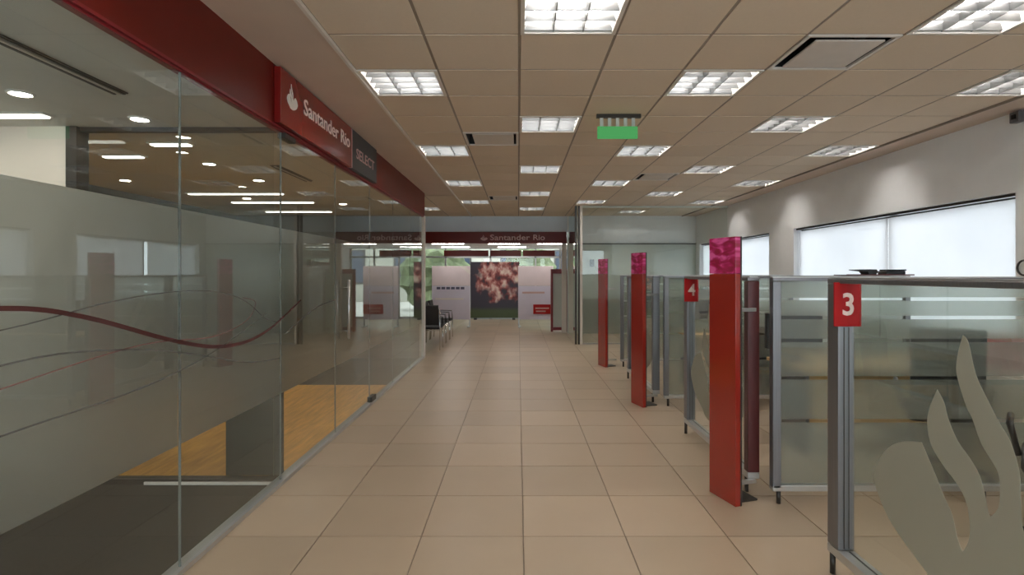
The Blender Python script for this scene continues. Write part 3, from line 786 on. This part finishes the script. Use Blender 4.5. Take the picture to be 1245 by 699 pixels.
# ------------------------------------------------------------------ booths
GX = 1.66
def front_panel(y0, y1, label, num, flame, end_mat):
    """panel along the aisle; y1 far end (numbered post), y0 near end"""
    t = thing('booth_front_panel', label, 'partition', (GX, y1, 0), 0, 'glass booth front panels along the aisle')
    L = y1 - y0
    B('post', M_ALU, t, -.042, .042, -.10, 0, .15, 1.50, bevel=.006)
    for gx in (-.012, .012): B('post_groove', M_DARKF, t, gx - .003, gx + .003, -.1015, -.0995, .16, 1.28)
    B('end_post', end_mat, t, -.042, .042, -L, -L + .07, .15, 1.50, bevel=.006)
    B('top_rail', M_ALU, t, -.042, .042, -L, 0.0, 1.501, 1.525, bevel=.004)
    B('rail_cap', M_ALUL, t, -.03, .03, -L, -.0, 1.5255, 1.532)
    b = B('bottom_rail', M_ALUL, t, -.042, .042, -L, 0, .105, .149, bevel=.004)
    B('groove', M_DARKF, b, .006, .014, -L + .08, -.11, .149, .151)
    for yy in (-.03, -L + .05): MB().cyl((-.03, yy, 0), (-.03, yy, .105), .014).build('foot', M_DARKF, t)
    p = B('glass_pane', M_GLASSB, t, -.004, .004, -L + .07, -.10, .151, 1.500)
    if flame:
        s = min(1.0, (L - .2) / 1.36)
        cy = -(y1 - 1.93) if flame == 'big' else -L / 2
        pts = [(cy - u * s, .27 + (v - .27) * s) for u, v in FLAME]
        MB().prism(pts, 'x', -.0065, -.0045).build('flame_film', M_FLAME, p)
    if num:
        n = B('number_plate', M_REDSIGN, t, -.068, .068, -.114, -.102, 1.285, 1.508, bevel=.003)
        me = text_mesh(num, .155, .003, M_NUM, 0, .003, .056 if num == '3' else .07); me.transform(Matrix.Rotation(PI / 2, 4, 'X'))
        w = (min(v.co.x for v in me.vertices) + max(v.co.x for v in me.vertices)) / 2
        place('numeral', me, n, (-w, -.116, 1.345))
    return t
front_panel(1.12, 2.92, 'clear glass booth panel with the number 3 plate and a large frosted flame', '3', 'big', M_ALU)
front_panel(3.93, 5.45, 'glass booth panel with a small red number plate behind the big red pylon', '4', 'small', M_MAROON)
front_panel(6.70, 8.30, 'glass booth panel beyond the second red pylon, no number plate in view', None, 'small', M_ALU)

STR = (1.38, 1.255, 1.10, .846, .556)
def divider(y, label):
    t = thing('booth_divider', label, 'partition', (1.70, y, 0), 0, 'frosted dividers between the booths')
    W = XR - 1.70 - .03
    B('post', M_ALU, t, .01, .065, -.03, .03, .11, 1.50, bevel=.005)
    B('end_post', M_ALU, t, W - .06, W, -.03, .03, .0, 1.50, bevel=.005)
    for fx in (.06, W / 2):
        MB().cyl((fx, 0, 0), (fx, 0, .09), .014).build('foot', M_DARKF, t)
    B('top_rail', M_ALU, t, .01, W, -.03, .03, 1.501, 1.525, bevel=.004)
    B('rail_cap', M_ALUL, t, .01, W, -.022, .022, 1.5255, 1.532)
    B('bottom_rail', M_ALUL, t, .01, W, -.03, .03, .09, .13, bevel=.004)
    zs = [1.50] + list(STR) + [.131]
    for a, b in ((.065, W - .06),):
        p = B('glass_pane', M_GLASSB, t, a, b, -.004, .004, .131, 1.50)
        for i in range(len(zs) - 1):
            z1 = zs[i] - (.012 if i else 0); z0 = zs[i + 1] + (.012 if i < len(zs) - 2 else .0)
            B('frosted_band', M_FILMB, p, a, b, .0045, .0065, z0, z1)
YD = (3.77, 6.55, 9.33)
divider(YD[0], 'striped frosted divider behind the number 3 plate, nearest the camera')
divider(YD[1], 'striped frosted divider beside the second red pylon')
divider(YD[2], 'striped frosted divider beside the farthest red pylon')
def pylon(y, label):
    t = thing('red_pylon', label, 'pylon', (1.42, y, 0), math.radians(17), 'red glossy pylons at the booth fronts')
    B('panel', M_REDP, t, -.018, .022, -.14, .14, .0, 1.55, bevel=.003)
    B('leaf_print_panel', M_LEAF, t, -.018, .022, -.14, .14, 1.5515, 1.80, bevel=.003)
    B('edge_strip', M_DARKF, t, .0225, .034, -.14, .14, .0, 1.80)
    for z in (1.30, .10): B('connector_bar', M_ALUL, t, .035, .25, -.02, .01, z - .012, z + .012)
    B('contact_shadow_plate', M_DARKF, t, .035, .20, -.09, .09, 0, .012)  # thin dark plate painting the contact shadow on the floor
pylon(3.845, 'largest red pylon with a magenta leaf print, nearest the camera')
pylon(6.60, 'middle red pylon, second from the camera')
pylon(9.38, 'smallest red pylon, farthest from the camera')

# booth furniture
def desk(x, y, label):
    t = thing('desk', label, 'desk', (x, y, 0), 0, 'booth desks')
    B('top', M_WOOD, t, -.75, .75, -.36, .36, .71, .74, bevel=.004)
    for s in (-1, 1): B('side_panel', M_ALU, t, s * .70 - .015, s * .70 + .015, -.32, .32, 0, .709)
    B('modesty_panel', M_WOOD, t, -.68, .68, -.30, -.28, .25, .709)
    pd = B('drawer_unit', M_ALU, t, .25, .66, -.26, .30, .06, .64)
    for i in range(3):
        d = B('drawer', M_ALUL, pd, .26, .65, .301, .315, .09 + i * .18, .25 + i * .18)
        B('handle', M_DARKF, d, .38, .53, .3155, .328, .17 + i * .18, .185 + i * .18)
def monitor(x, y, label, rz=0):
    t = thing('monitor', label, 'monitor', (x, y, .74), rz, 'desk monitors in the booths')
    B('stand', M_BLACK, t, -.12, .12, -.09, .09, .0, .015, bevel=.004)
    B('neck', M_BLACK, t, -.03, .03, -.01, .02, .015, .18)
    c = B('casing', M_BLACK, t, -.26, .26, -.03, .02, .12, .45, bevel=.008)
    B('screen', M_SCREEN, c, -.245, .245, -.033, -.0305, .135, .435)
def office_chair(x, y, rz, label):
    t = thing('office_chair', label, 'chair', (x, y, 0), rz, 'black office chairs in the booths')
    B('seat', M_BLACKF, t, -.24, .24, -.24, .24, .44, .53, bevel=.03)
    bk = MB()
    bk.prism([(.20, .58), (.25, .60), (.31, 1.12), (.29, 1.15), (.25, 1.15), (.22, 1.05)], 'x', -.22, .22)
    bk.build('backrest', M_BLACKF, t)
    MB().tube([(0, .10, .44), (0, .26, .46), (0, .30, .62)], .02).build('back_bracket', M_BLACK, t)
    MB().cyl((0, 0, .10), (0, 0, .44), .03).build('gas_lift', M_CHROME, t)
    for s in (-1, 1): MB().tube([(s * .25, .05, .50), (s * .29, .05, .68), (s * .29, -.16, .69)], .018).build('armrest', M_BLACK, t)
    for i in range(5):
        a = 2 * PI * i / 5 + .3; cx, cy = math.cos(a), math.sin(a)
        l = MB().tube([(0, 0, .11), (cx * .29, cy * .29, .075)], .02).build('base_leg', M_BLACK, t)
        MB().cyl((cx * .29 - cy * .015, cy * .29 + cx * .015, .03), (cx * .29 + cy * .015, cy * .29 - cx * .015, .03), .03).build('caster', M_BLACK, l)
def visitor_chair(x, y, rz, label, group, mat=M_BLACKF):
    t = thing('visitor_chair', label, 'chair', (x, y, 0), rz, group)
    B('seat', mat, t, -.24, .24, -.23, .23, .42, .47, bevel=.015)
    MB().prism([(.20, .52), (.24, .52), (.31, .90), (.27, .92)], 'x', -.23, .23).build('backrest', mat, t)
    for s in (-1, 1):
        MB().tube([(s * .25, -.22, 0), (s * .25, -.22, .44)], .012).build('leg', M_CHROME, t)
        MB().tube([(s * .25, .24, 0), (s * .25, .21, .44), (s * .25, .29, .86)], .012).build('leg', M_CHROME, t)
        MB().tube([(s * .25, -.22, .44), (s * .25, -.20, .65), (s * .25, .24, .66)], .012).build('armrest', M_BLACK, t)
    MB().tube([(-.25, .215, .40), (.25, .215, .40)], .010).build('crossbar', M_CHROME, t)
desk(3.18, 5.10, 'beech desk behind the nearest striped divider')
desk(3.02, 7.60, 'beech desk behind the middle striped divider')
desk(3.6, 1.75, 'beech desk out of view in the nearest booth')
monitor(2.55, 5.16, 'monitor on the desk behind the nearest divider', PI)
monitor(2.75, 7.66, 'monitor on the desk behind the middle divider', PI)
office_chair(3.27, 4.30, 2.6, 'black office chair blurred behind the nearest striped divider')
office_chair(3.10, 8.30, 0, 'black office chair behind the middle striped divider')
office_chair(3.12, 3.10, 2.4, 'black office chair at the right edge, inside the number 3 booth')
visitor_chair(2.9, 6.95, PI, 'black visitor chair close behind the middle striped divider', 'visitor chairs in the booths')
t = thing('divider_shelf', 'thin dark red shelf board on top of the middle divider', 'shelf', (4.20, YD[1], 1.532))
B('board', M_MAROON, t, -.42, .36, -.13, .13, 0, .010); B('lip', M_MAROON, t, -.42, .36, -.135, -.13, 0, .014)
t = thing('folded_hat', 'black object with a thin brim on the divider shelf, left of two', 'hat', (4.06, YD[1], 1.542))
MB().prism([(-.13, .052), (-.13, .060), (.02, .062), (.10, .060), (.12, .03), (.09, .0), (.02, .0), (-.01, .035)], 'y', -.08, .08).build('body', M_BLACK, t)
t = thing('black_pouch', 'black flat pouch on the divider shelf, right of two', 'pouch', (4.37, YD[1], 1.542))
B('body', M_BLACK, t, -.10, .13, -.08, .08, 0, .045, bevel=.012); B('flap', M_BLACKF, t, -.09, .135, -.085, .06, .045, .060, bevel=.005)

t = thing('low_cabinet', 'low white cabinet below the window behind the nearest divider', 'cabinet', (4.38, 5.05, 0))
B('body', M_TRIMW, t, -.20, .20, -.45, .45, 0, .70, bevel=.004)
for s in (-1, 1):
    d = B('door', M_TRIMW, t, -.216, -.201, s * .225 - .21, s * .225 + .21, .05, .67, bevel=.003); B('handle', M_DARKF, d, -.228, -.216, s * .06 - .01, s * .06 + .01, .35, .47)
t = thing('file_box', 'pink file box blurred behind the nearest divider', 'box', (4.34, 4.95, .70))
B('body', principled('pink_card', (0.70, 0.30, 0.32, 1), .7, noise=.04), t, -.12, .12, -.18, .18, 0, .27, bevel=.004); B('lid', M_PINKW, t, -.13, .13, -.19, .19, .27, .31, bevel=.004)
# waiting chairs at the far left
for i, y in enumerate((11.55, 12.2, 12.85, 13.5)):
    visitor_chair(-1.84, y, PI if i == 0 else PI / 2, ('nearest', 'second', 'third', 'farthest')[i] + ' black waiting chair behind the white end post', 'black waiting chairs in a row at the far left')
